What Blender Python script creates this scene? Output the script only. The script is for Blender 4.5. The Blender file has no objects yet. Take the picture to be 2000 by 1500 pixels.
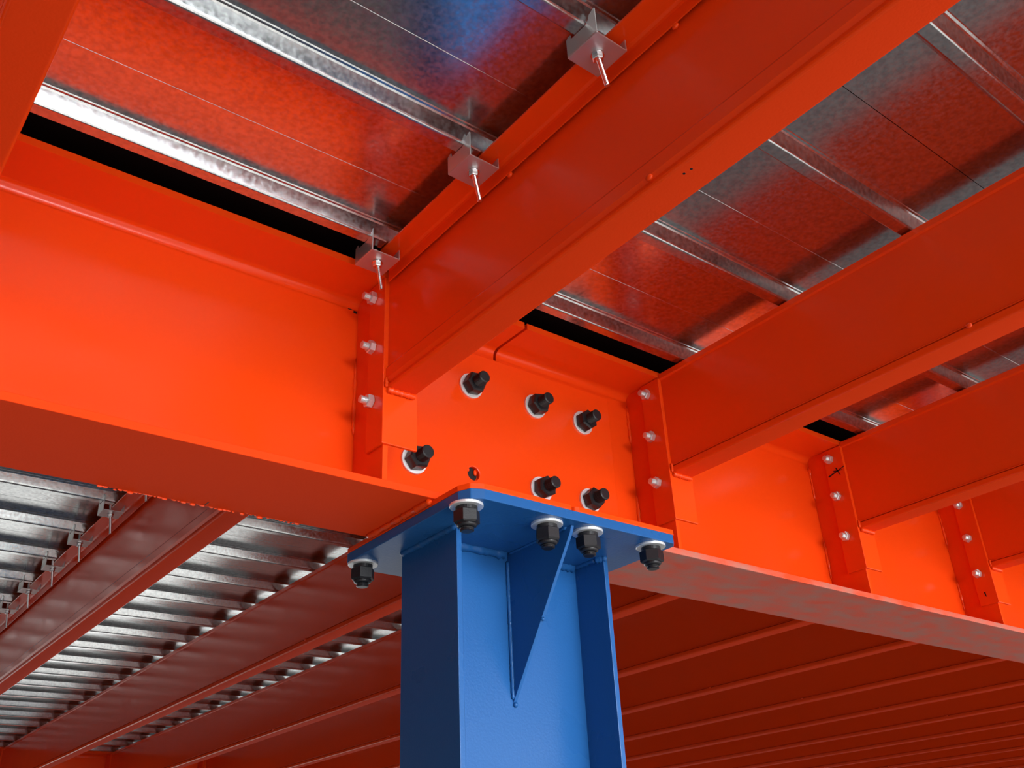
import bpy, bmesh, math, random
from mathutils import Vector, Matrix
C = bpy.context.scene.collection
SC = bpy.context.scene
random.seed(7)

# ------------------------------------------------------------------ camera
cam_d = bpy.data.cameras.new('camera'); cam = bpy.data.objects.new('camera', cam_d); C.objects.link(cam)
R = ((0.7841441865, -0.6185457253, -0.0501904422),      # rows: image right, image down, forward (world axes)
     (0.2576895626, 0.3981165643, -0.8803972345),
     (0.5645475924, 0.6774248202, 0.4715735669))
m = Matrix(((R[0][0], -R[1][0], -R[2][0]), (R[0][1], -R[1][1], -R[2][1]), (R[0][2], -R[1][2], -R[2][2])))
cam.matrix_world = Matrix.Translation((-0.94735, -1.23227, -0.53956)) @ m.to_4x4()
cam_d.sensor_fit = 'HORIZONTAL'; cam_d.sensor_width = 36.0
cam_d.lens = 36.0 * 1876.09 / 2000.0
cam_d.shift_x = -26.0 / 2000.0; cam_d.shift_y = 3.2 / 2000.0
cam_d.clip_start = 0.02; cam_d.clip_end = 200
SC.camera = cam

# ------------------------------------------------------------------ world: daylight through the open long sides of the hall
w = bpy.data.worlds.new('hall_daylight'); SC.world = w; w.use_nodes = True
nt = w.node_tree; N = nt.nodes; LK = nt.links; N.clear()
def nd(t, **k):
    n = N.new(t)
    for a, b in k.items(): setattr(n, a, b)
    return n
def mth(op, a, b=None, c=None, clamp=False):
    n = N.new('ShaderNodeMath'); n.operation = op; n.use_clamp = clamp
    for i, v in enumerate((a, b, c)):
        if v is None: continue
        if isinstance(v, (int, float)): n.inputs[i].default_value = v
        else: LK.new(v, n.inputs[i])
    return n.outputs[0]
tc = nd('ShaderNodeTexCoord'); sp = nd('ShaderNodeSeparateXYZ'); LK.new(tc.outputs['Generated'], sp.inputs[0])
sx, sy, sz = sp.outputs
def lobe(dx, dy, power):
    d = mth('ADD', mth('MULTIPLY', sx, dx), mth('MULTIPLY', sy, dy))
    return mth('POWER', mth('MAXIMUM', d, 0.0), power)
south = mth('MULTIPLY', lobe(0.0, -1.0, 30.0), 30.0)
south = mth('ADD', south, mth('MULTIPLY', lobe(0.62, -0.78, 7.0), 4.0))
north = mth('MULTIPLY', lobe(0.25, 0.97, 24.0), 9.0)
east = mth('MULTIPLY', lobe(1.0, 0.0, 2.0), 0.15)
up = mth('MULTIPLY', mth('MULTIPLY', mth('MAXIMUM', sz, 0.0), mth('MAXIMUM', mth('SUBTRACT', 0.15, sy), 0.0)), 2.0)
tot = mth('ADD', mth('ADD', south, north), mth('ADD', mth('ADD', east, up), 0.03))
bg = nd('ShaderNodeBackground'); bg.inputs['Color'].default_value = (0.93, 0.97, 1.0, 1)
LK.new(tot, bg.inputs['Strength'])
wo = nd('ShaderNodeOutputWorld'); LK.new(bg.outputs[0], wo.inputs[0])

sd = bpy.data.lights.new('sun', 'SUN'); sd.energy = 11.0; sd.angle = math.radians(1.5); sd.color = (1.0, 0.96, 0.90)
sun = bpy.data.objects.new('sun', sd); C.objects.link(sun)
sun.rotation_euler = Vector((0.05, math.cos(math.radians(62)), -math.sin(math.radians(62)))).to_track_quat('-Z', 'Y').to_euler()

SC.view_settings.view_transform = 'Standard'; SC.view_settings.look = 'None'
SC.view_settings.gamma = 1.0; SC.view_settings.use_curve_mapping = False
SC.view_settings.exposure = 0.2

# ------------------------------------------------------------------ materials
def material(name, color, rough, metal=0.0, vary=None, bump=0.0, bscale=300.0, rvary=0.0, rscale=6.0, spec=0.35, dust=None, stretch=(1, 1, 1)):
    mt = bpy.data.materials.new(name); mt.use_nodes = True
    t = mt.node_tree; b = t.nodes['Principled BSDF']; L = t.links
    b.inputs['Base Color'].default_value = (*color, 1); b.inputs['Roughness'].default_value = rough
    b.inputs['Metallic'].default_value = metal; b.inputs['Specular IOR Level'].default_value = spec
    co = t.nodes.new('ShaderNodeTexCoord'); mp = t.nodes.new('ShaderNodeMapping')
    L.new(co.outputs['Object'], mp.inputs[0]); mp.inputs['Scale'].default_value = stretch
    def noise(sc, det=3):
        n = t.nodes.new('ShaderNodeTexNoise'); n.inputs['Scale'].default_value = sc; n.inputs['Detail'].default_value = det
        L.new(mp.outputs[0], n.inputs['Vector']); return n
    if vary:
        c2, sc, lo, hi = vary
        n = noise(sc, 5); r = t.nodes.new('ShaderNodeValToRGB')
        r.color_ramp.elements[0].position = lo; r.color_ramp.elements[1].position = hi
        r.color_ramp.elements[0].color = (*color, 1); r.color_ramp.elements[1].color = (*c2, 1)
        L.new(n.outputs['Fac'], r.inputs[0]); L.new(r.outputs[0], b.inputs['Base Color'])
    if rvary:
        n = noise(rscale, 4); r = t.nodes.new('ShaderNodeMapRange')
        r.inputs['From Min'].default_value = 0.35; r.inputs['From Max'].default_value = 0.65
        r.inputs['To Min'].default_value = rough - rvary; r.inputs['To Max'].default_value = rough + rvary
        L.new(n.outputs['Fac'], r.inputs['Value']); L.new(r.outputs[0], b.inputs['Roughness'])
    if bump:
        n = noise(bscale, 2); bp = t.nodes.new('ShaderNodeBump'); bp.inputs['Strength'].default_value = bump
        bp.inputs['Distance'].default_value = 0.001
        L.new(n.outputs['Fac'], bp.inputs['Height']); L.new(bp.outputs[0], b.inputs['Normal'])
    return mt
ORANGE = material('orange_paint', (0.84, 0.058, 0.004), 0.22, spec=0.30, bump=0.10, bscale=160, rvary=0.05, rscale=8)
PALE_SHEEN = material('orange_paint_pale_sheen', (0.70, 0.058, 0.012), 0.42, vary=((0.42, 0.16, 0.12), 26.0, 0.35, 0.72), bump=0.25, bscale=400, stretch=(0.5, 1, 1))  # pale mottling puts glancing reflection off rough primer into the colour
MATT = material('orange_paint_matt', (0.80, 0.050, 0.006), 0.8, spec=0.06, bump=0.2, bscale=300)
BLUE = material('blue_paint', (0.015, 0.095, 0.29), 0.30, spec=0.2, bump=0.22, bscale=260, rvary=0.05)
ZINC = material('galvanised_sheet', (0.64, 0.665, 0.665), 0.21, 1.0, vary=((0.47, 0.49, 0.50), 130.0, 0.38, 0.66), rvary=0.05, rscale=160, bump=0.06, bscale=120)
CLIPM = material('galvanised_clip', (0.60, 0.60, 0.61), 0.36, 0.85)
STEEL = material('bright_zinc_steel', (0.80, 0.80, 0.82), 0.20, 1.0)
NUTS = material('zinc_nut', (0.72, 0.72, 0.73), 0.30, 0.75)
WASH = material('white_zinc_washer', (0.80, 0.82, 0.83), 0.45, 0.6)
BLACK = material('black_oxide_steel', (0.012, 0.012, 0.014), 0.38, 0.0, bump=0.15, bscale=500)
INK = material('black_marker_ink', (0.015, 0.006, 0.006), 0.6)
WALL = material('light_block_dark', (0.07, 0.07, 0.075), 0.7)  # for the added wall that blocks light from the left
BOARD = material('floor_board_void_shade', (0.012, 0.005, 0.005), 0.95, spec=0.0)  # near-black base colour paints in the shade of the unlit void
CONC = material('concrete_floor', (0.30, 0.295, 0.29), 0.32, vary=((0.22, 0.22, 0.215), 2.0, 0.35, 0.7))

# ------------------------------------------------------------------ mesh helpers
def box(bm, x0, x1, y0, y1, z0, z1):
    v = [bm.verts.new((x, y, z)) for x in (x0, x1) for y in (y0, y1) for z in (z0, z1)]
    for f in ((0, 1, 3, 2), (4, 6, 7, 5), (0, 4, 5, 1), (2, 3, 7, 6), (0, 2, 6, 4), (1, 5, 7, 3)):
        bm.faces.new([v[i] for i in f])
def prism(bm, poly, axis, a, b, smooth=False):
    """extrude a 2D outline along an axis; poly coords are the two other axes in order"""
    def P(u, v, t):
        return {'x': (t, u, v), 'y': (u, t, v), 'z': (u, v, t)}[axis]
    A = [bm.verts.new(P(u, v, a)) for u, v in poly]; B = [bm.verts.new(P(u, v, b)) for u, v in poly]
    n = len(poly)
    for i in range(n):
        j = (i + 1) % n
        f = bm.faces.new((A[i], A[j], B[j], B[i])); f.smooth = smooth
    bm.faces.new(A[::-1]); bm.faces.new(B)
def strip(bm, pts, axis, a, b, th, side=1):
    """thin bent sheet: open 2D polyline with a thickness, extruded along an axis"""
    n = len(pts); off = []
    for i in range(n):
        d = Vector((0, 0))
        if i > 0: e = Vector(pts[i]) - Vector(pts[i-1]); e.normalize(); d += Vector((-e.y, e.x))
        if i < n-1: e = Vector(pts[i+1]) - Vector(pts[i]); e.normalize(); d += Vector((-e.y, e.x))
        d.normalize()
        if 0 < i < n-1:
            e = Vector(pts[i]) - Vector(pts[i-1]); e.normalize(); c = max(0.5, d.dot(Vector((-e.y, e.x)))); d = d / c
        off.append((pts[i][0] + d.x * th * side, pts[i][1] + d.y * th * side))
    prism(bm, list(pts) + off[::-1], axis, a, b)
def arc(cx, cy, r, a0, a1, n=5):
    return [(cx + r * math.cos(math.radians(a0 + (a1-a0) * i / n)), cy + r * math.sin(math.radians(a0 + (a1-a0) * i / n))) for i in range(n+1)]
def lathe(bm, prof, M, n=24, smooth=True):
    """prof: (radius, height) pairs, revolved about local z and closed with caps"""
    rings = []
    for r, h in prof:
        rings.append([bm.verts.new(M @ Vector((r * math.cos(2*math.pi*i/n), r * math.sin(2*math.pi*i/n), h))) for i in range(n)])
    for A, B in zip(rings, rings[1:]):
        for i in range(n):
            f = bm.faces.new((A[i], A[(i+1) % n], B[(i+1) % n], B[i])); f.smooth = smooth
    bm.faces.new(rings[0][::-1]); bm.faces.new(rings[-1])
def hexnut(bm, af, h0, h1, M, rot=0.0):
    """hexagon with chamfered corners on its outer face, about local z"""
    rc = af / 2 / math.cos(math.pi / 6); ch = af * 0.07
    levels = ((rc * 0.93, h0), (rc, h0 + ch * 0.5), (rc, h1 - ch), (rc * 0.86, h1))
    rings = [[bm.verts.new(M @ Vector((r * math.cos(rot + math.pi/3*i), r * math.sin(rot + math.pi/3*i), h))) for i in range(6)] for r, h in levels]
    for A, B in zip(rings, rings[1:]):
        for i in range(6): bm.faces.new((A[i], A[(i+1) % 6], B[(i+1) % 6], B[i]))
    bm.faces.new(rings[0][::-1]); bm.faces.new(rings[-1])
def thread(bm, r, h0, h1, M, pitch=0.0022, n=20):
    prof = []; h = h0
    while h < h1 - pitch:
        prof += [(r, h), (r * 0.90, h + pitch * 0.5)]; h += pitch
    prof += [(r, h), (r, h1 - r * 0.12), (r * 0.80, h1)]
    lathe(bm, prof, M, n, smooth=False)
def bead(bm, p0, p1, r, n=26, jit=0.35, seg=8):
    """lumpy weld run between two points"""
    p0 = Vector(p0); p1 = Vector(p1); d = (p1 - p0).normalized()
    u = d.orthogonal().normalized(); v = d.cross(u); prev = None; first = None
    for i in range(n + 1):
        t = i / n; c = p0.lerp(p1, t)
        rr = r * (0.75 + 0.25 * abs(math.sin(i * 1.3)) + random.uniform(-jit, jit) * 0.5)
        if i in (0, n): rr *= 0.35
        ring = [bm.verts.new(c + (u * math.cos(2*math.pi*k/seg) + v * math.sin(2*math.pi*k/seg)) * rr * random.uniform(0.9, 1.1)) for k in range(seg)]
        if prev:
            for k in range(seg):
                f = bm.faces.new((prev[k], prev[(k+1) % seg], ring[(k+1) % seg], ring[k])); f.smooth = True
        else: first = ring
        prev = ring
    bm.faces.new(first[::-1]); bm.faces.new(prev)
def blob(bm, c, r, sq=(1, 1, 1)):
    M = Matrix.Translation(c) @ Matrix.Diagonal((*[r * s for s in sq], 1))
    res = bmesh.ops.create_icosphere(bm, subdivisions=2, radius=1.0, matrix=M)
    for v in res['verts']:
        for f in v.link_faces: f.smooth = True
def obj(name, bm, mat, parent=None, loc=None, bevel=0.0, seg=2, angle=30):
    bmesh.ops.recalc_face_normals(bm, faces=bm.faces)
    me = bpy.data.meshes.new(name); bm.to_mesh(me); bm.free(); me.materials.append(mat)
    o = bpy.data.objects.new(name, me); C.objects.link(o)
    if parent: o.parent = parent
    if loc: o.location = loc
    if bevel:
        b = o.modifiers.new('bevel', 'BEVEL'); b.width = bevel; b.segments = seg; b.limit_method = 'ANGLE'; b.angle_limit = math.radians(angle)
    return o
def B(): return bmesh.new()
def thing(name, label, cat, loc=(0, 0, 0), group=None, rot=None):
    o = bpy.data.objects.new(name, None); C.objects.link(o); o.location = loc; o.empty_display_size = 0.05
    if rot: o.rotation_euler = rot
    o['label'] = label; o['category'] = cat
    if group: o['group'] = group
    return o
def copy_tree(o, parent=None):
    c = o.copy(); C.objects.link(c)
    if parent: c.parent = parent
    for ch in list(o.children): copy_tree(ch, c)
    return c
def structure(name, bm, mat):
    o = obj(name, bm, mat); o['kind'] = 'structure'; return o

# ------------------------------------------------------------------ sizes (metres)
GH, GW, TF, TW = 0.380, 0.100, 0.012, 0.004          # girder height, half flange, flange and half web thickness
JB, JT = 0.160, 0.378                                # joist bottom and top
YJ = -0.102                                          # joist end, near side
PITCH = 0.2515
FLOOR_Z = -2.25
Y2 = 5.26                                            # centre line of the next girder

# ------------------------------------------------------------------ setting
b = B(); box(b, -22, 34, -24, 26, FLOOR_Z - 0.1, FLOOR_Z); structure('floor', b, CONC)
b = B(); box(b, -4.6, -4.4, -14, 26, FLOOR_Z, 3.2); structure('light_block_wall_left', b, WALL)  # unseen wall, added to shade the faces turned to -X
b = B(); box(b, -4.0, 15.0, -2.5, 5.6, 0.440, 0.470); structure('ceiling', b, BOARD)

# ------------------------------------------------------------------ girders
def top_flange_bm(x0, x1, yc=0.0):
    b = B(); f = 0.014
    poly = [(yc-GW, GH), (yc-GW, GH-TF)]
    poly += [(yc-TW-f, GH-TF)] + arc(yc-TW-f, GH-TF-f, f, 90, 0, 6)[1:] + [(yc-TW, GH-TF-f-0.002), (yc+TW, GH-TF-f-0.002)]
    poly += arc(yc+TW+f, GH-TF-f, f, 180, 90, 6) + [(yc+GW, GH-TF), (yc+GW, GH)]
    prism(b, poly, 'x', x0, x1, True); return b
def web_bm(x0, x1, yc=0.0):
    b = B(); box(b, x0, x1, yc-TW, yc+TW, TF, GH-TF-0.0155); return b
def bot_flange_bm(x0, x1, yc=0.0):
    b = B(); box(b, x0, x1, yc-GW, yc+GW, 0.0, TF); return b
def smooth_by_angle(o, deg=35):
    me = o.data
    try: me.set_sharp_from_angle(angle=math.radians(deg))
    except Exception: pass
def chamfer_rect(x0, x1, y0, y1, c):
    c1, c2, c3, c4 = c                                 # corners: x0y0, x1y0, x1y1, x0y1
    p = []
    p += [(x0, y0+c1)] + ([(x0 + c1*0.3, y0 + c1*0.3)] if c1 else []) + ([(x0+c1, y0)] if c1 else [])
    p += ([(x1-c2, y0)] if c2 else []) + [(x1, y0+c2)]
    p += [(x1, y1-c3)] + ([(x1-c3, y1)] if c3 else [])
    p += ([(x0+c4, y1)] if c4 else []) + [(x0, y1-c4)]
    return p
PX0, PX1, PY = -0.1937, 0.2386, 0.1880
ZB0, ZB1, ZO1 = -0.0254, -0.0095, 0.0
JX = {0: -0.917, 1: -0.283, 2: 0.344, 3: 0.950, 4: 1.528}
for k in range(5, 30): JX[k] = 1.528 + 0.592 * (k - 4)
JX[-1] = -1.55; JX[-2] = -2.18

def girder(name, label, x0, x1, yc, bot_mat, kind):
    t = thing(name, label, 'steel beam', ((x0+x1)/2, yc, 0))
    cx = (x0+x1)/2
    o = obj('top_flange', top_flange_bm(x0-cx, x1-cx), ORANGE, t); smooth_by_angle(o)
    obj('web', web_bm(x0-cx, x1-cx), ORANGE, t)
    o = obj('bottom_flange', bot_flange_bm(x0-cx, x1-cx), bot_mat, t, bevel=0.0012)
    if bot_mat is PALE_SHEEN: o['label'] = 'bottom flange with pale mottled reflection painted on its underside'
    return t, cx
gl, glc = girder('main_girder', 'deep orange steel girder left of the splice, its right end resting on the blue column', -3.3, 0.0025, 0.0, MATT, 'l')
gr, grc = girder('main_girder', 'deep orange steel girder right of the splice, with pale mottled reflection painted on its underside', 0.0085, 14.6, 0.0, PALE_SHEEN, 'r')
g2, g2c = girder('main_girder', 'distant orange girder at the far end of the joists, bottom left corner', -3.3, 14.6, Y2, ORANGE, 'f')

def stiffener(parent, cx, x, yc=0.0):
    b = B(); box(b, x-cx, x-cx+0.009, -GW+0.004, -TW, TF, GH-TF)
    o = obj('stiffener_plate', b, ORANGE, parent, bevel=0.0008)
    return o
def stiff_bead(parent, cx, x, z0, z1):
    b = B(); bead(b, (x-cx-0.0015, -TW-0.0015, z0), (x-cx-0.0010, -TW-0.0010, z1), 0.0036, n=12, jit=1.0)
    obj('weld_bead', b, ORANGE, parent)
for k in (-2, -1, 0, 1):
    stiffener(gl, glc, JX[k])
stiff_bead(gl, glc, JX[1], 0.12, 0.26)
for k in range(2, 25):
    stiffener(gr, grc, JX[k])
    if k < 7:
        stiff_bead(gr, grc, JX[k], 0.255 + random.uniform(-.01, .01), 0.345)
        stiff_bead(gr, grc, JX[k], 0.07, 0.16 + random.uniform(-.02, .02))
for k in range(-2, 12):
    stiffener(g2, g2c, JX[k])

# bearing plates welded below the girder ends, above the column's cap plate
def plate_obj(name, poly, z0, z1, mat, parent, cx=0.0, bev=0.0012):
    b = B(); prism(b, [(x-cx, y) for x, y in poly], 'z', z0, z1)
    return obj(name, b, mat, parent, bevel=bev)
plate_obj('bearing_plate', chamfer_rect(PX0, 0.0025, -PY, PY, (0.028, 0, 0, 0.022)), ZB1+0.0002, ZO1-0.0002, ORANGE, gl, glc)
plate_obj('bearing_plate', chamfer_rect(0.0085, PX1-0.003, -PY, PY, (0.010, 0.006, 0.015, 0)), ZB1+0.0002, ZO1-0.0002, ORANGE, gr, grc)
# weld along the plate's edge under the left girder, and paint runs on its far flange edge
b = B(); bead(b, (PX0-0.004-glc, -GW+0.004, -0.003), (PX0-0.004-glc, GW-0.006, -0.003), 0.0055, n=40, jit=0.5)
obj('weld_bead', b, ORANGE, gl)
b = B()
for i in range(44):
    t = i / 43; x = -0.62 + 0.30 * t
    blob(b, (x - glc, GW + 0.0005, random.uniform(-0.0015, 0.002)), random.uniform(0.0010, 0.0030), (1.8, 0.6, 0.9))
o = obj('paint_runs', b, ORANGE, gl); o['label'] = 'lumpy paint runs along the flange edge'
b = B(); box(b, -0.471-glc, -0.4695-glc, GW-0.018, GW-0.002, -0.0004, 0.0001); obj('scratch', b, INK, gl)
for (xa, xb, za, zb2) in ((-0.302, -0.2945, 0.3515, 0.3530), (-0.2915, -0.2850, 0.3470, 0.3515)):
    b = B(); box(b, xa-glc, xb-glc, -TW-0.0005, -TW, za, zb2); obj('paint_chip', b, INK, gl)['label'] = 'black chip in the paint'

# splice plate on the web
sp_ = thing('splice_plate', 'orange splice plate bolted over the web joint above the column', 'steel plate', (0.01, -TW, 0.2))
b = B()
prism(b, [(-0.265, -0.184), (0.272, -0.184), (0.272, 0.142), (-0.265, 0.142)], 'y', -0.0085, -0.0003)
plate = obj('plate', b, ORANGE, sp_, bevel=0.0012)
cut_b = B(); lathe(cut_b, [(0.0125, -0.03), (0.0125, 0.03)], Matrix.Translation((-0.0657, 0, -0.0965)) @ Matrix.Rotation(math.pi/2, 4, 'X'), 28)
# the empty bolt hole is cut in the mesh itself (no helper object left behind)
bmesh.ops.recalc_face_normals(cut_b, faces=cut_b.faces)
cme = bpy.data.meshes.new('hole_cutter'); cut_b.to_mesh(cme); cut_b.free()
cob = bpy.data.objects.new('hole_cutter', cme); C.objects.link(cob)
cob.location = sp_.location
md = plate.modifiers.new('hole', 'BOOLEAN'); md.operation = 'DIFFERENCE'; md.object = cob
plate.modifiers.move(1, 0)
bpy.context.view_layer.update()
dg = bpy.context.evaluated_depsgraph_get()
nm = bpy.data.meshes.new_from_object(plate.evaluated_get(dg)); plate.modifiers.clear(); plate.data = nm
bpy.data.objects.remove(cob); bpy.data.meshes.remove(cme)
# dark misaligned web hole and raised burr seen through it
b = B(); lathe(b, [(0.0125, 0), (0.0125, 0.0006)], Matrix.Translation((-0.0657-0.0015, -0.0006, -0.0965)) @ Matrix.Rotation(math.pi/2, 4, 'X'), 24)
o = obj('bolt_hole', b, BLACK, sp_); o['label'] = 'empty black bolt hole'
b = B(); blob(b, (-0.0590, -0.0030, -0.092), 0.0045, (0.8, 0.5, 1.3)); blob(b, (-0.0730, -0.0025, -0.089), 0.0035, (0.6, 0.5, 1.0)); obj('paint_burr', b, ORANGE, sp_)

# ------------------------------------------------------------------ blue column
XL, XR = -0.1395, 0.1761; XC = (XL+XR)/2
col = thing('steel_column', 'blue H-section steel column under the girder splice', 'column', (XC, 0, FLOOR_Z))
ZC = ZB0 - FLOOR_Z
b = B(); box(b, XL-XC, XL-XC+0.0095, -0.078, 0.080, 0.02, ZC); obj('flange', b, BLUE, col, bevel=0.001)
b = B(); box(b, XR-XC-0.0095, XR-XC, -0.078, 0.080, 0.02, ZC); obj('flange', b, BLUE, col, bevel=0.001)
b = B(); box(b, XL-XC+0.0095, XR-XC-0.0095, -0.0035, 0.0035, 0.02, ZC); obj('web', b, BLUE, col)
b = B(); prism(b, [(x-XC, y) for x, y in chamfer_rect(PX0, PX1, -PY-0.001, PY, (0.028, 0.012, 0.015, 0.022))], 'z', ZC, ZB1-FLOOR_Z)
obj('cap_plate', b, BLUE, col, bevel=0.0012)
for s in (-1, 1):
    b = B(); prism(b, [(s*0.0035, ZC), (s*0.170, ZC), (s*0.166, ZC-0.010), (s*0.0035, -0.268-FLOOR_Z)], 'x', -0.003, 0.003)
    obj('gusset_plate', b, BLUE, col, bevel=0.0006)
b = B(); box(b, -0.22, 0.22, -0.19, 0.19, 0.0, 0.02); obj('base_plate', b, BLUE, col, bevel=0.001)
def cb(p0, p1, r=0.005, n=26):
    b = B(); bead(b, p0, p1, r, n=n, jit=0.2); obj('weld_bead', b, BLUE, col)
cb((XL-XC+0.012, -0.006, ZC-0.001), (-0.006, -0.006, ZC-0.001), 0.0095)
cb((0.006, -0.006, ZC-0.001), (XR-XC-0.012, -0.006, ZC-0.001), 0.0095)
cb((XL-XC-0.001, -0.080, ZC-0.001), (XL-XC-0.001, 0.080, ZC-0.001), 0.0065)
cb((XL-XC+0.004, -0.081, ZC-0.001), (XL-XC+0.012, -0.072, ZC-0.002), 0.006, 8)
cb((XR-XC-0.004, -0.081, ZC-0.002), (XR-XC-0.014, -0.060, ZC-0.002), 0.0075, 8)
cb((XR-XC-0.012, -0.060, ZC-0.001), (XR-XC-0.012, -0.008, ZC-0.001), 0.005, 16)
cb((-0.0045, -0.0055, ZC-0.012), (-0.0045, -0.0055, -0.262-FLOOR_Z), 0.0035, 60)
cb((-0.003, -0.0050, -0.268-FLOOR_Z), (0.004, -0.0050, -0.271-FLOOR_Z), 0.0045, 6)
cb((-0.0045, -0.160, ZC-0.001), (-0.0045, -0.010, ZC-0.001), 0.0030, 40)
cb((-0.0035, -0.085, -0.152-FLOOR_Z), (0.0035, -0.083, -0.154-FLOOR_Z), 0.0035, 4)

# ------------------------------------------------------------------ joists (interlocked box sections with an end cleat)
W = 0.051
def body_bm(kind, length, s):
    """local frame: x 0..W, y runs 0..s*length, z 0..(JT-JB)"""
    H = JT - JB; b = B(); r = 0.005
    if kind == 'strip':
        left = [(0.0020, H-0.003),
                (0.0026, 0.041), (-0.0012, 0.035), (-0.0014, 0.0165), (0.0030, 0.0120)]
    else:
        left = [(0.0, H-0.004), (0.004, H), (0.0, H-0.004), (-0.0018, H-0.004), (-0.0018, H-0.0145), (0.0026, H-0.0165), (0.0022, 0.0185), (-0.0006, 0.0165), (-0.0006, 0.0150), (0.0060, 0.0148), (0.0060, 0.0132), (-0.0002, 0.0130)]
        left = left[3:]
    bot = arc(r + 0.0005, r, r, 180, 270, 5) + arc(W-r, r, r, 270, 360, 5)
    right = [(W, 0.030), (W-0.002, 0.034), (W-0.002, H-0.022), (W, H-0.020)]
    top = [(W, H-0.004), (W-0.004, H-0.0002), (0.004, H-0.0002)]
    poly = left + bot + right + top
    prism(b, poly, 'y', 0.0, s*length, True); return b
def cleat_bm(s=-1, wide=0.0):
    H = JT - JB; b = B(); zb = 0.069 - JB; zt = 0.366 - JB
    # angle cleat: leg across the joist end, leg on the stiffener
    y0 = 0.0
    prism(b, [(-0.0052, y0 - s*0.050), (-0.0002, y0 - s*0.050), (-0.0002, y0 - s*0.006), (W+0.006, y0 - s*0.006), (W+0.006, y0), (-0.0052, y0)], 'z', zb, zt)
    return b
def joist(kind, length, s, loc, label, group, cleat_y=0.0, spots=(), cleat=True, far_cleat=False):
    t = thing('steel_joist', label, 'steel joist', loc, group)
    o = bx = obj('box_section', body_bm(kind, length, s), ORANGE, t); smooth_by_angle(o, 20)
    o.data.materials.append(MATT)                       # the underside is dull, unlike the glossy sides
    for p in o.data.polygons:
        if p.normal.z < -0.97 and p.center.z < 0.003: p.material_index = 1
    if kind == 'strip':
        H = JT - JB; b = B()
        # angle strip: lip on the web, leg reaching out under the deck
        prism(b, [(-0.0036, H-0.0275), (-0.0056, H-0.0275), (-0.0056, H-0.0100), (-0.0066, H-0.0060), (-0.0100, H-0.0034), (-0.0410, H-0.0034), (-0.0410, H+0.0004), (0.0010, H+0.0004), (0.0010, H-0.0030), (-0.0036, H-0.0050)], 'y', s*0.010, s*length)
        o = obj('clip_flange', b, ORANGE, t, bevel=0.0006); o['label'] = 'strip flange that the deck clips grip'
    if cleat:
        ec = obj('end_cleat', cleat_bm(), ORANGE, t, bevel=0.0012)
        b = B(); bead(b, (0.000, -0.004, -0.002), (W, -0.004, -0.002), 0.0052, n=22); bead(b, (-0.001, -0.003, 0.002), (-0.001, -0.003, 0.020), 0.0034, n=8)
        obj('weld_bead', b, ORANGE, ec)
    for (x, y, z) in spots:
        b = B(); blob(b, (x, y, z), 0.0046, (0.7, 1.15, 1.0)); obj('spot_weld', b, ORANGE, bx)
    if far_cleat:
        b = B(); Lm = length
        box(b, -0.0052, W+0.006, Lm, Lm+0.006, 0.069-JB, 0.366-JB)
        obj('end_cleat', b, ORANGE, t)
    return t
NL = 2.35
ng = 'near side joists above the camera'
joists = {}
lab_near = {0: 'blurred orange joist crossing the top left corner of the photo',
            1: 'large orange joist with deck clips, crossing above the column to the top edge',
            2: 'orange joist meeting the girder just right of the bolted splice',
            3: 'orange joist whose end cleat has a black marker cross, second right of the splice',
            4: 'orange joist at the right edge of the photo, third right of the splice'}
joists[1] = joist('strip', NL, -1, (JX[1], YJ, JB), lab_near[1], None,
                  spots=((-0.002, -0.328, 0.1910), (-0.002, -0.646, 0.1905), (0.0, -0.5734, 0.015)))
joists[2] = joist('plain', NL, -1, (JX[2], YJ, JB), lab_near[2], ng, spots=((0.000, -0.610, 0.0142), (0.000, -1.3, 0.0142)))
for k in (-1, 0, 3, 4, 5, 6, 7, 8):
    c = copy_tree(joists[2]); c.location = (JX[k], YJ, JB); joists[k] = c
    c['label'] = lab_near.get(k, {-1: 'orange joist outside the photo, left of the top left joist', 5: 'next orange joist behind the rightmost visible near joist',
                 6: 'orange joist hidden two bays behind the right edge joist', 7: 'orange joist hidden three bays behind the right edge joist', 8: 'orange joist hidden four bays behind the right edge joist'}.get(k))
# marker cross on joist 3, a slot-like hole pair under joist 1
b = B()
def stroke(b, p, q, wd):
    (y0, z0), (y1, z1) = p, q; d = Vector((y1-y0, z1-z0)).normalized(); nn = Vector((-d.y, d.x)) * wd / 2
    prism(b, [(y0+nn.x, z0+nn.y), (y0-nn.x, z0-nn.y), (y1-nn.x*.5, z1-nn.y*.5), (y1+nn.x*.5, z1+nn.y*.5)], 'x', -0.0060, -0.0055)
stroke(b, (0.045, 0.141), (-0.001, 0.153), 0.0035); stroke(b, (0.022, 0.156), (0.014, 0.136), 0.003); stroke(b, (0.030, 0.150), (0.006, 0.146), 0.0025)
obj('marker_cross', b, INK, joists[3])['label'] = 'black marker cross'
for y in (-0.612, -0.622):
    b = B(); lathe(b, [(0.0016, -0.0004), (0.0016, 0.0003)], Matrix.Translation((0.0135 + (y+0.612)*-.1, y, 0.0)), 12)
    obj('pin_hole', b, INK, joists[1])['label'] = 'tiny black hole'
b = B(); stroke(b, (0.030, -0.058), (0.028, -0.070), 0.004)
obj('paint_chip', b, INK, joists[4])['label'] = 'black paint chip'

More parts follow.
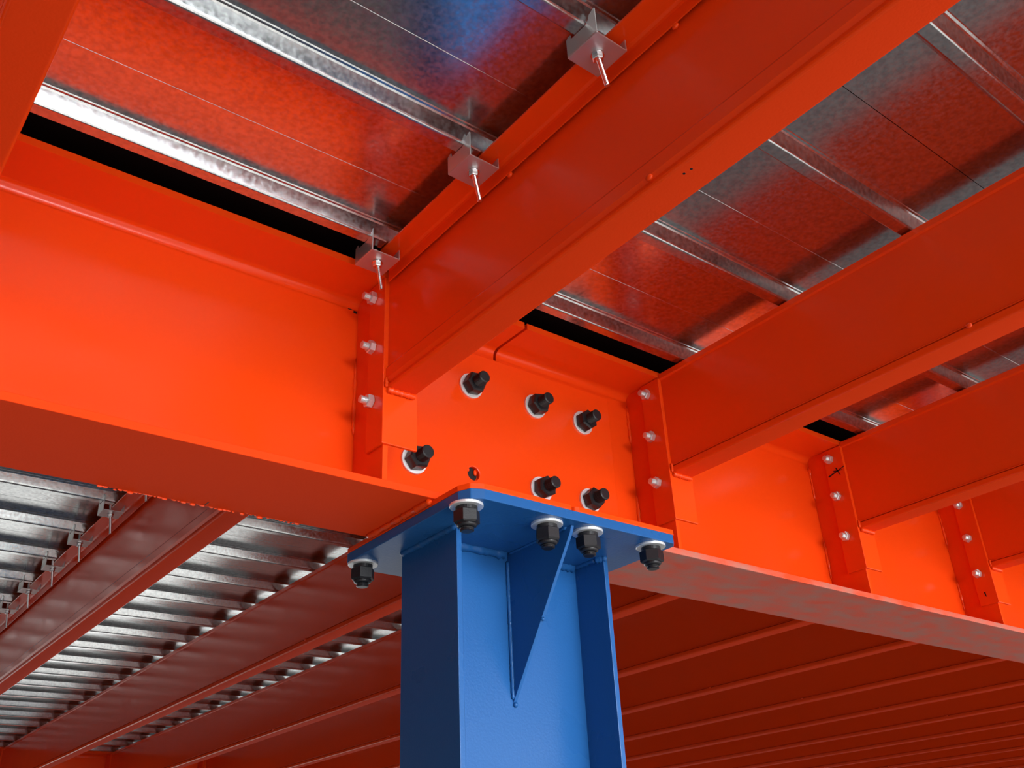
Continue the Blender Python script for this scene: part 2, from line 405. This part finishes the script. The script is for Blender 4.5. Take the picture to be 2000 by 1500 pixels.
FL = Y2 - GW - 0.006 - (GW + 0.002)
fg = 'joists of the far bay beyond the girder'
fj = {}
fj[1] = joist('strip', FL, 1, (JX[1], GW + 0.002, JB), 'dark red joist with a row of deck clips, lower left beyond the girder', fg, cleat=False, far_cleat=True,
              spots=((-0.002, 0.672, 0.1905), (-0.002, 2.4, 0.1905)))
fj[2] = joist('plain', FL, 1, (JX[2], GW + 0.002, JB), 'dark red joist that passes behind the cap plate to the bottom left', fg, cleat=False, far_cleat=True, spots=((0.000, 1.3, 0.0142), (0.0, 2.8, 0.0142)))
far_labels = {0: 'orange joist beyond the girder, outside the left edge of the photo',
              -1: 'orange joist beyond the girder, two bays outside the left edge of the photo',
              3: 'dark red joist seen on both sides of the column, third of the far bay',
              4: 'second dark red joist below the girder right of the column',
              5: 'third dark red joist below the girder right of the column',
              6: 'fourth dark red joist below the girder right of the column',
              7: 'fifth dark red joist below the girder right of the column'}
for k in [-1, 0] + list(range(3, 25)):
    c = copy_tree(fj[2]); c.location = (JX[k] + (0.012 if k in (4,) else 0), GW + 0.002, JB); fj[k] = c
    c['label'] = far_labels.get(k, 'one of the closely packed dark red joists receding to the lower right corner')
    if k > 7: c['group'] = 'dark joists receding to the lower right'

# ------------------------------------------------------------------ profiled deck sheets
HR = 0.026; SL = 0.011; CR = 0.019                       # rib height, side slope, crest width
def deck_bm(y_first, nribs, direction, lap=0.0, x0=-3.6, x1=14.9):
    """ribs parallel to X. corner of each crest on the -Y side at y_first + k*PITCH; z of crest 0.380"""
    b = B(); z0, z1 = 0.3800, 0.3800 + HR; pts = []; r = 0.004
    ys = [y_first + k * PITCH for k in range(nribs)]
    a = ys[0] - SL - 0.100
    pts.append((a - 0.002, z1))
    for i, y in enumerate(ys):
        # small stiffening groove in the pan, then a fold line, side, rounded crest, far side
        g = y - 0.103
        if i > 0: pts += [(g-0.0005, z1), (g, z1-0.0003), (g+0.0005, z1)]
        pts += [(y-SL-0.0062, z1), (y-SL-0.0050, z1-0.0014), (y-SL-0.0020, z1-0.0020), (y-SL, z1-0.0040)]
        pts += [(y-SL+0.0006, z1-0.0055), (y-0.0056, z0+0.0066), (y-0.0050, z0+0.0052)] + [(y+0.0045*math.sin(t), z0+0.0045-0.0045*math.cos(t)) for t in (-1.15, -0.9, -0.65, -0.4, -0.2)]
        pts += [(y, z0), (y+0.0012, z0), (y+CR*0.55, z0), (y+CR-0.003, z0), (y+CR, z0+0.003), (y+CR+SL, z1)]
    last = ys[-1] + PITCH - SL - 0.103
    pts.append((last, z1 + 0.0))
    return pts
def deck_sheet(y_first, nribs, label, group, tail=True):
    pts = deck_bm(y_first, nribs, 1)
    # sanitise to increasing y
    out = [pts[0]]
    for p in pts[1:]:
        if p[0] > out[-1][0] + 1e-5: out.append(p)
    if not tail: out = [p for p in out if p[0] <= y_first + (nribs-1)*PITCH + CR + 0.001]; out.append((out[-1][0] + 0.0005, 0.3800 + 0.012))
    yc = out[0][0]; b = B()
    A = [b.verts.new((-3.6, y - yc, z - 0.38)) for y, z in out]; D = [b.verts.new((14.9, y - yc, z - 0.38)) for y, z in out]
    A2 = [b.verts.new((-3.6, y - yc, z - 0.38 + 0.0010)) for y, z in out]; D2 = [b.verts.new((14.9, y - yc, z - 0.38 + 0.0010)) for y, z in out]
    n = len(out)
    for i in range(n-1):
        f = b.faces.new((A[i], A[i+1], D[i+1], D[i])); f.smooth = True
        b.faces.new((A2[i], D2[i], D2[i+1], A2[i+1]))
        b.faces.new((A[i], A2[i], A2[i+1], A[i+1])); b.faces.new((D[i], D[i+1], D2[i+1], D2[i]))
    b.faces.new((A[0], D[0], D2[0], A2[0])); b.faces.new((A[-1], A2[-1], D2[-1], D[-1]))
    o = obj('deck_sheet', b, ZINC, None, loc=(0, yc, 0.38)); smooth_by_angle(o, 18)
    o['label'] = label; o['category'] = 'metal deck'
    if group: o['group'] = group
    return o
YC = -0.1635                                             # first crest corner on the near side
near_names = ['galvanised deck sheet nearest the girder on the near side, edge beside the dark gap',
              'galvanised deck sheet at the top edge of the photo, behind the top clip',
              'galvanised deck sheet past the top edge of the photo',
              'galvanised deck sheet farthest past the top edge of the photo']
for i in range(3):
    deck_sheet(YC - PITCH * (3*i + 2), 3, near_names[i], 'near side deck sheets', tail=(i > 0))
YF = 1.130 - 3 * PITCH                                   # far side
far_names = ['galvanised deck sheet just beyond the girder at the left edge', 'galvanised deck sheet beside the far joist clips, second beyond the girder',
             'galvanised deck sheet of the far bay, third beyond the girder', 'galvanised deck sheet of the far bay, fourth beyond the girder',
             'galvanised deck sheet of the far bay, fifth beyond the girder', 'galvanised deck sheet at the bottom left next to the distant girder',]
for i in range(6):
    deck_sheet(YF + PITCH * 3 * i, 3 if i < 5 else 5, far_names[i], 'far side deck sheets')

# ------------------------------------------------------------------ deck clips (bent bracket, nut, threaded rod)
def make_clip():
    t = thing('deck_clip', '', 'clip', (0, 0, 0), 'deck clips')
    b = B(); th = 0.0018; y0, y1 = -0.026, 0.026
    # floor of the bracket; origin at the floor centre
    box(b, -0.025, 0.025, y0, y1, 0.0, th)
    # tall upright on the -X side, notched where the deck rib passes
    prism(b, [(y0, th), (y1, th), (y1, 0.030), (y1-0.004, 0.0335), (y1-0.008, 0.0335), (y1-0.009, 0.0265), (y0+0.017, 0.0265), (y0+0.012, 0.031), (y0+0.0105, 0.037), (y0+0.002, 0.0415), (y0, 0.0405)], 'x', -0.025, -0.025+th)
    # short upright hooked under the joist flange
    prism(b, [(y0, th), (y1, th), (y1, 0.010), (y0, 0.0190)], 'x', 0.025-th, 0.025)
    obj('bracket', b, CLIPM, t, bevel=0.0007)
    b = B(); M = Matrix.Rotation(math.radians(180), 4, 'X')
    lathe(b, [(0.0085, 0.0002), (0.0085, 0.0016)], M, 20); hexnut(b, 0.0125, 0.0016, 0.0085, M, 0.3)
    obj('nut', b, STEEL, t)
    b = B(); M2 = Vector((0.11, -0.10, -1.0)).to_track_quat('Z', 'Y').to_matrix().to_4x4()
    thread(b, 0.0033, -0.024, 0.052, M2, 0.0014, 14)
    obj('threaded_rod', b, STEEL, t)
    return t
clip0 = make_clip(); used = False
nl = ['zinc deck clip lowest of three, just above the girder flange', 'zinc deck clip in the middle of the three on the large joist', 'zinc deck clip at the top of the photo on the large joist']
fl = ['deck clip on the far joist half hidden by the girder flange', 'far joist clip, uppermost fully seen below the girder', 'far joist clip, second below the girder', 'far joist clip, third below the girder', 'far joist clip, fourth below the girder, near the left edge', 'far joist clip at the left edge of the photo']
spots = [(-1, k, YC - PITCH*k) for k in range(9)] + [(1, k, 1.130 + PITCH*(k-1)) for k in range(-1, 16)]
for side, k, yc in spots:
    c = clip0 if not used else copy_tree(clip0)
    used = True
    c.location = (-0.3285, yc + ((0.0185, 0.011, 0.006)[k] if side < 0 and k < 3 else 0.009), 0.3525); c.rotation_euler = (0, 0, math.radians(random.uniform(-2, 2)))
    if side < 0:
        c['label'] = nl[k] if k < 3 else 'deck clip on the large joist past the top edge of the photo'
    else:
        c['label'] = fl[k] if 0 <= k < 6 else ('deck clip on the far joist hidden behind the girder' if k < 0 else 'deck clip on the far joist past the left edge of the photo')
        c['group'] = 'deck clips on the far joist'

# ------------------------------------------------------------------ bolts
def bolt_assembly(name, cat, af, washer_r, nut_h, collar, stub, r, wm, nm, rot=0.0):
    """built along +Z (outward); returns the empty"""
    t = thing(name, '', cat)
    I = Matrix.Identity(4)
    if washer_r:
        b = B(); lathe(b, [(washer_r, 0.0002), (washer_r, 0.0036), (washer_r-0.0006, 0.0042)], I, 40, smooth=False); o = obj('washer', b, wm, t)
    h = 0.0042 if washer_r else 0.0
    b = B()
    if collar: lathe(b, [(af*0.47, h), (af*0.47, h+collar)], I, 28, smooth=False)
    hexnut(b, af, h+collar, h+collar+nut_h, I, rot)
    if collar: lathe(b, [(af*0.44, h+collar+nut_h-0.001), (af*0.42, h+collar+nut_h+0.003), (af*0.34, h+collar+nut_h+0.005)], I, 28)
    obj('nut', b, nm, t)
    b = B(); thread(b, r, 0.001, h+collar+nut_h+stub, I, pitch=r*0.24)
    obj('threaded_end', b, nm, t)
    return t
def place(src, first, loc, rot, label, group, spin=0.0):
    c = src if first else copy_tree(src)
    c.location = loc
    m = Matrix.Rotation(spin, 4, 'Z')
    c.rotation_euler = (rot @ m).to_euler()
    c['label'] = label; c['group'] = group
    return c
DOWN = Matrix.Rotation(math.pi, 4, 'X'); SOUTH = Matrix.Rotation(math.pi/2, 4, 'X'); WEST = Matrix.Rotation(-math.pi/2, 4, 'Y')
cap = bolt_assembly('cap_plate_bolt', 'bolt', 0.0345, 0.0250, 0.020, 0.006, 0.011, 0.0105, WASH, BLACK)
capspots = [(-0.1755, -0.156, 'black nut and washer under the near left corner of the blue cap plate', 0.35),
            (-0.0229, -0.156, 'black nut under the cap plate just left of the blue gusset', 0.1),
            (0.0580, -0.160, 'black nut under the cap plate just right of the blue gusset', 0.55),
            (0.1979, -0.162, 'black nut under the right corner of the blue cap plate', 0.75),
            (-0.1700, 0.154, 'black nut under the far left corner of the blue cap plate', 0.2),
            (0.1979, 0.158, 'black nut on the hidden far side of the blue cap plate, right', 0.5)]
for i, (x, y, lb, s) in enumerate(capspots):
    place(cap, i == 0, (x, y, ZB0), DOWN, lb, 'bolts under the cap plate', s)
wb = bolt_assembly('splice_bolt', 'bolt', 0.0350, 0.0240, 0.020, 0.0, 0.021, 0.0112, WASH, BLACK)
wspots = [(-0.0584, 0.2706, 'black bolt on the splice, top row left, beside the large joist', 0.1), (0.0878, 0.2699, 'black bolt on the splice, middle of the top row', 0.25),
          (0.2058, 0.2667, 'black bolt on the splice, right end of the top row', 0.6), (-0.1765, 0.0989, 'black bolt on the splice, lower left beneath the joist cleat', 0.15),
          (0.0903, 0.1042, 'black bolt on the splice, lower row above the cap plate middle', 0.45), (0.2070, 0.1060, 'black bolt on the splice, lower row right end', 0.8)]
for i, (x, z, lb, s) in enumerate(wspots):
    place(wb, i == 0, (x, -TW - 0.0085, z), SOUTH, lb, 'black bolts of the web splice', s)
cb_ = bolt_assembly('cleat_bolt', 'bolt', 0.0195, 0.0, 0.010, 0.0, 0.011, 0.0060, NUTS, NUTS)
names = {1: 'large clipped joist', 2: 'first joist right of the splice', 3: 'joist with the marker cross', 4: 'joist at the right edge', 0: 'top left joist', 5: 'joist behind the right edge joist'}
first = True
for k in (0, 1, 2, 3, 4, 5):
    for z, nmz in ((0.341, 'top'), (0.248, 'middle'), (0.151, 'bottom')):
        place(cb_, first, (JX[k] - 0.0054, -0.0685, z), WEST, 'small silver %s bolt on the cleat of the %s' % (nmz, names[k]), 'silver bolts on the joist cleats', random.uniform(0, 1)); first = False
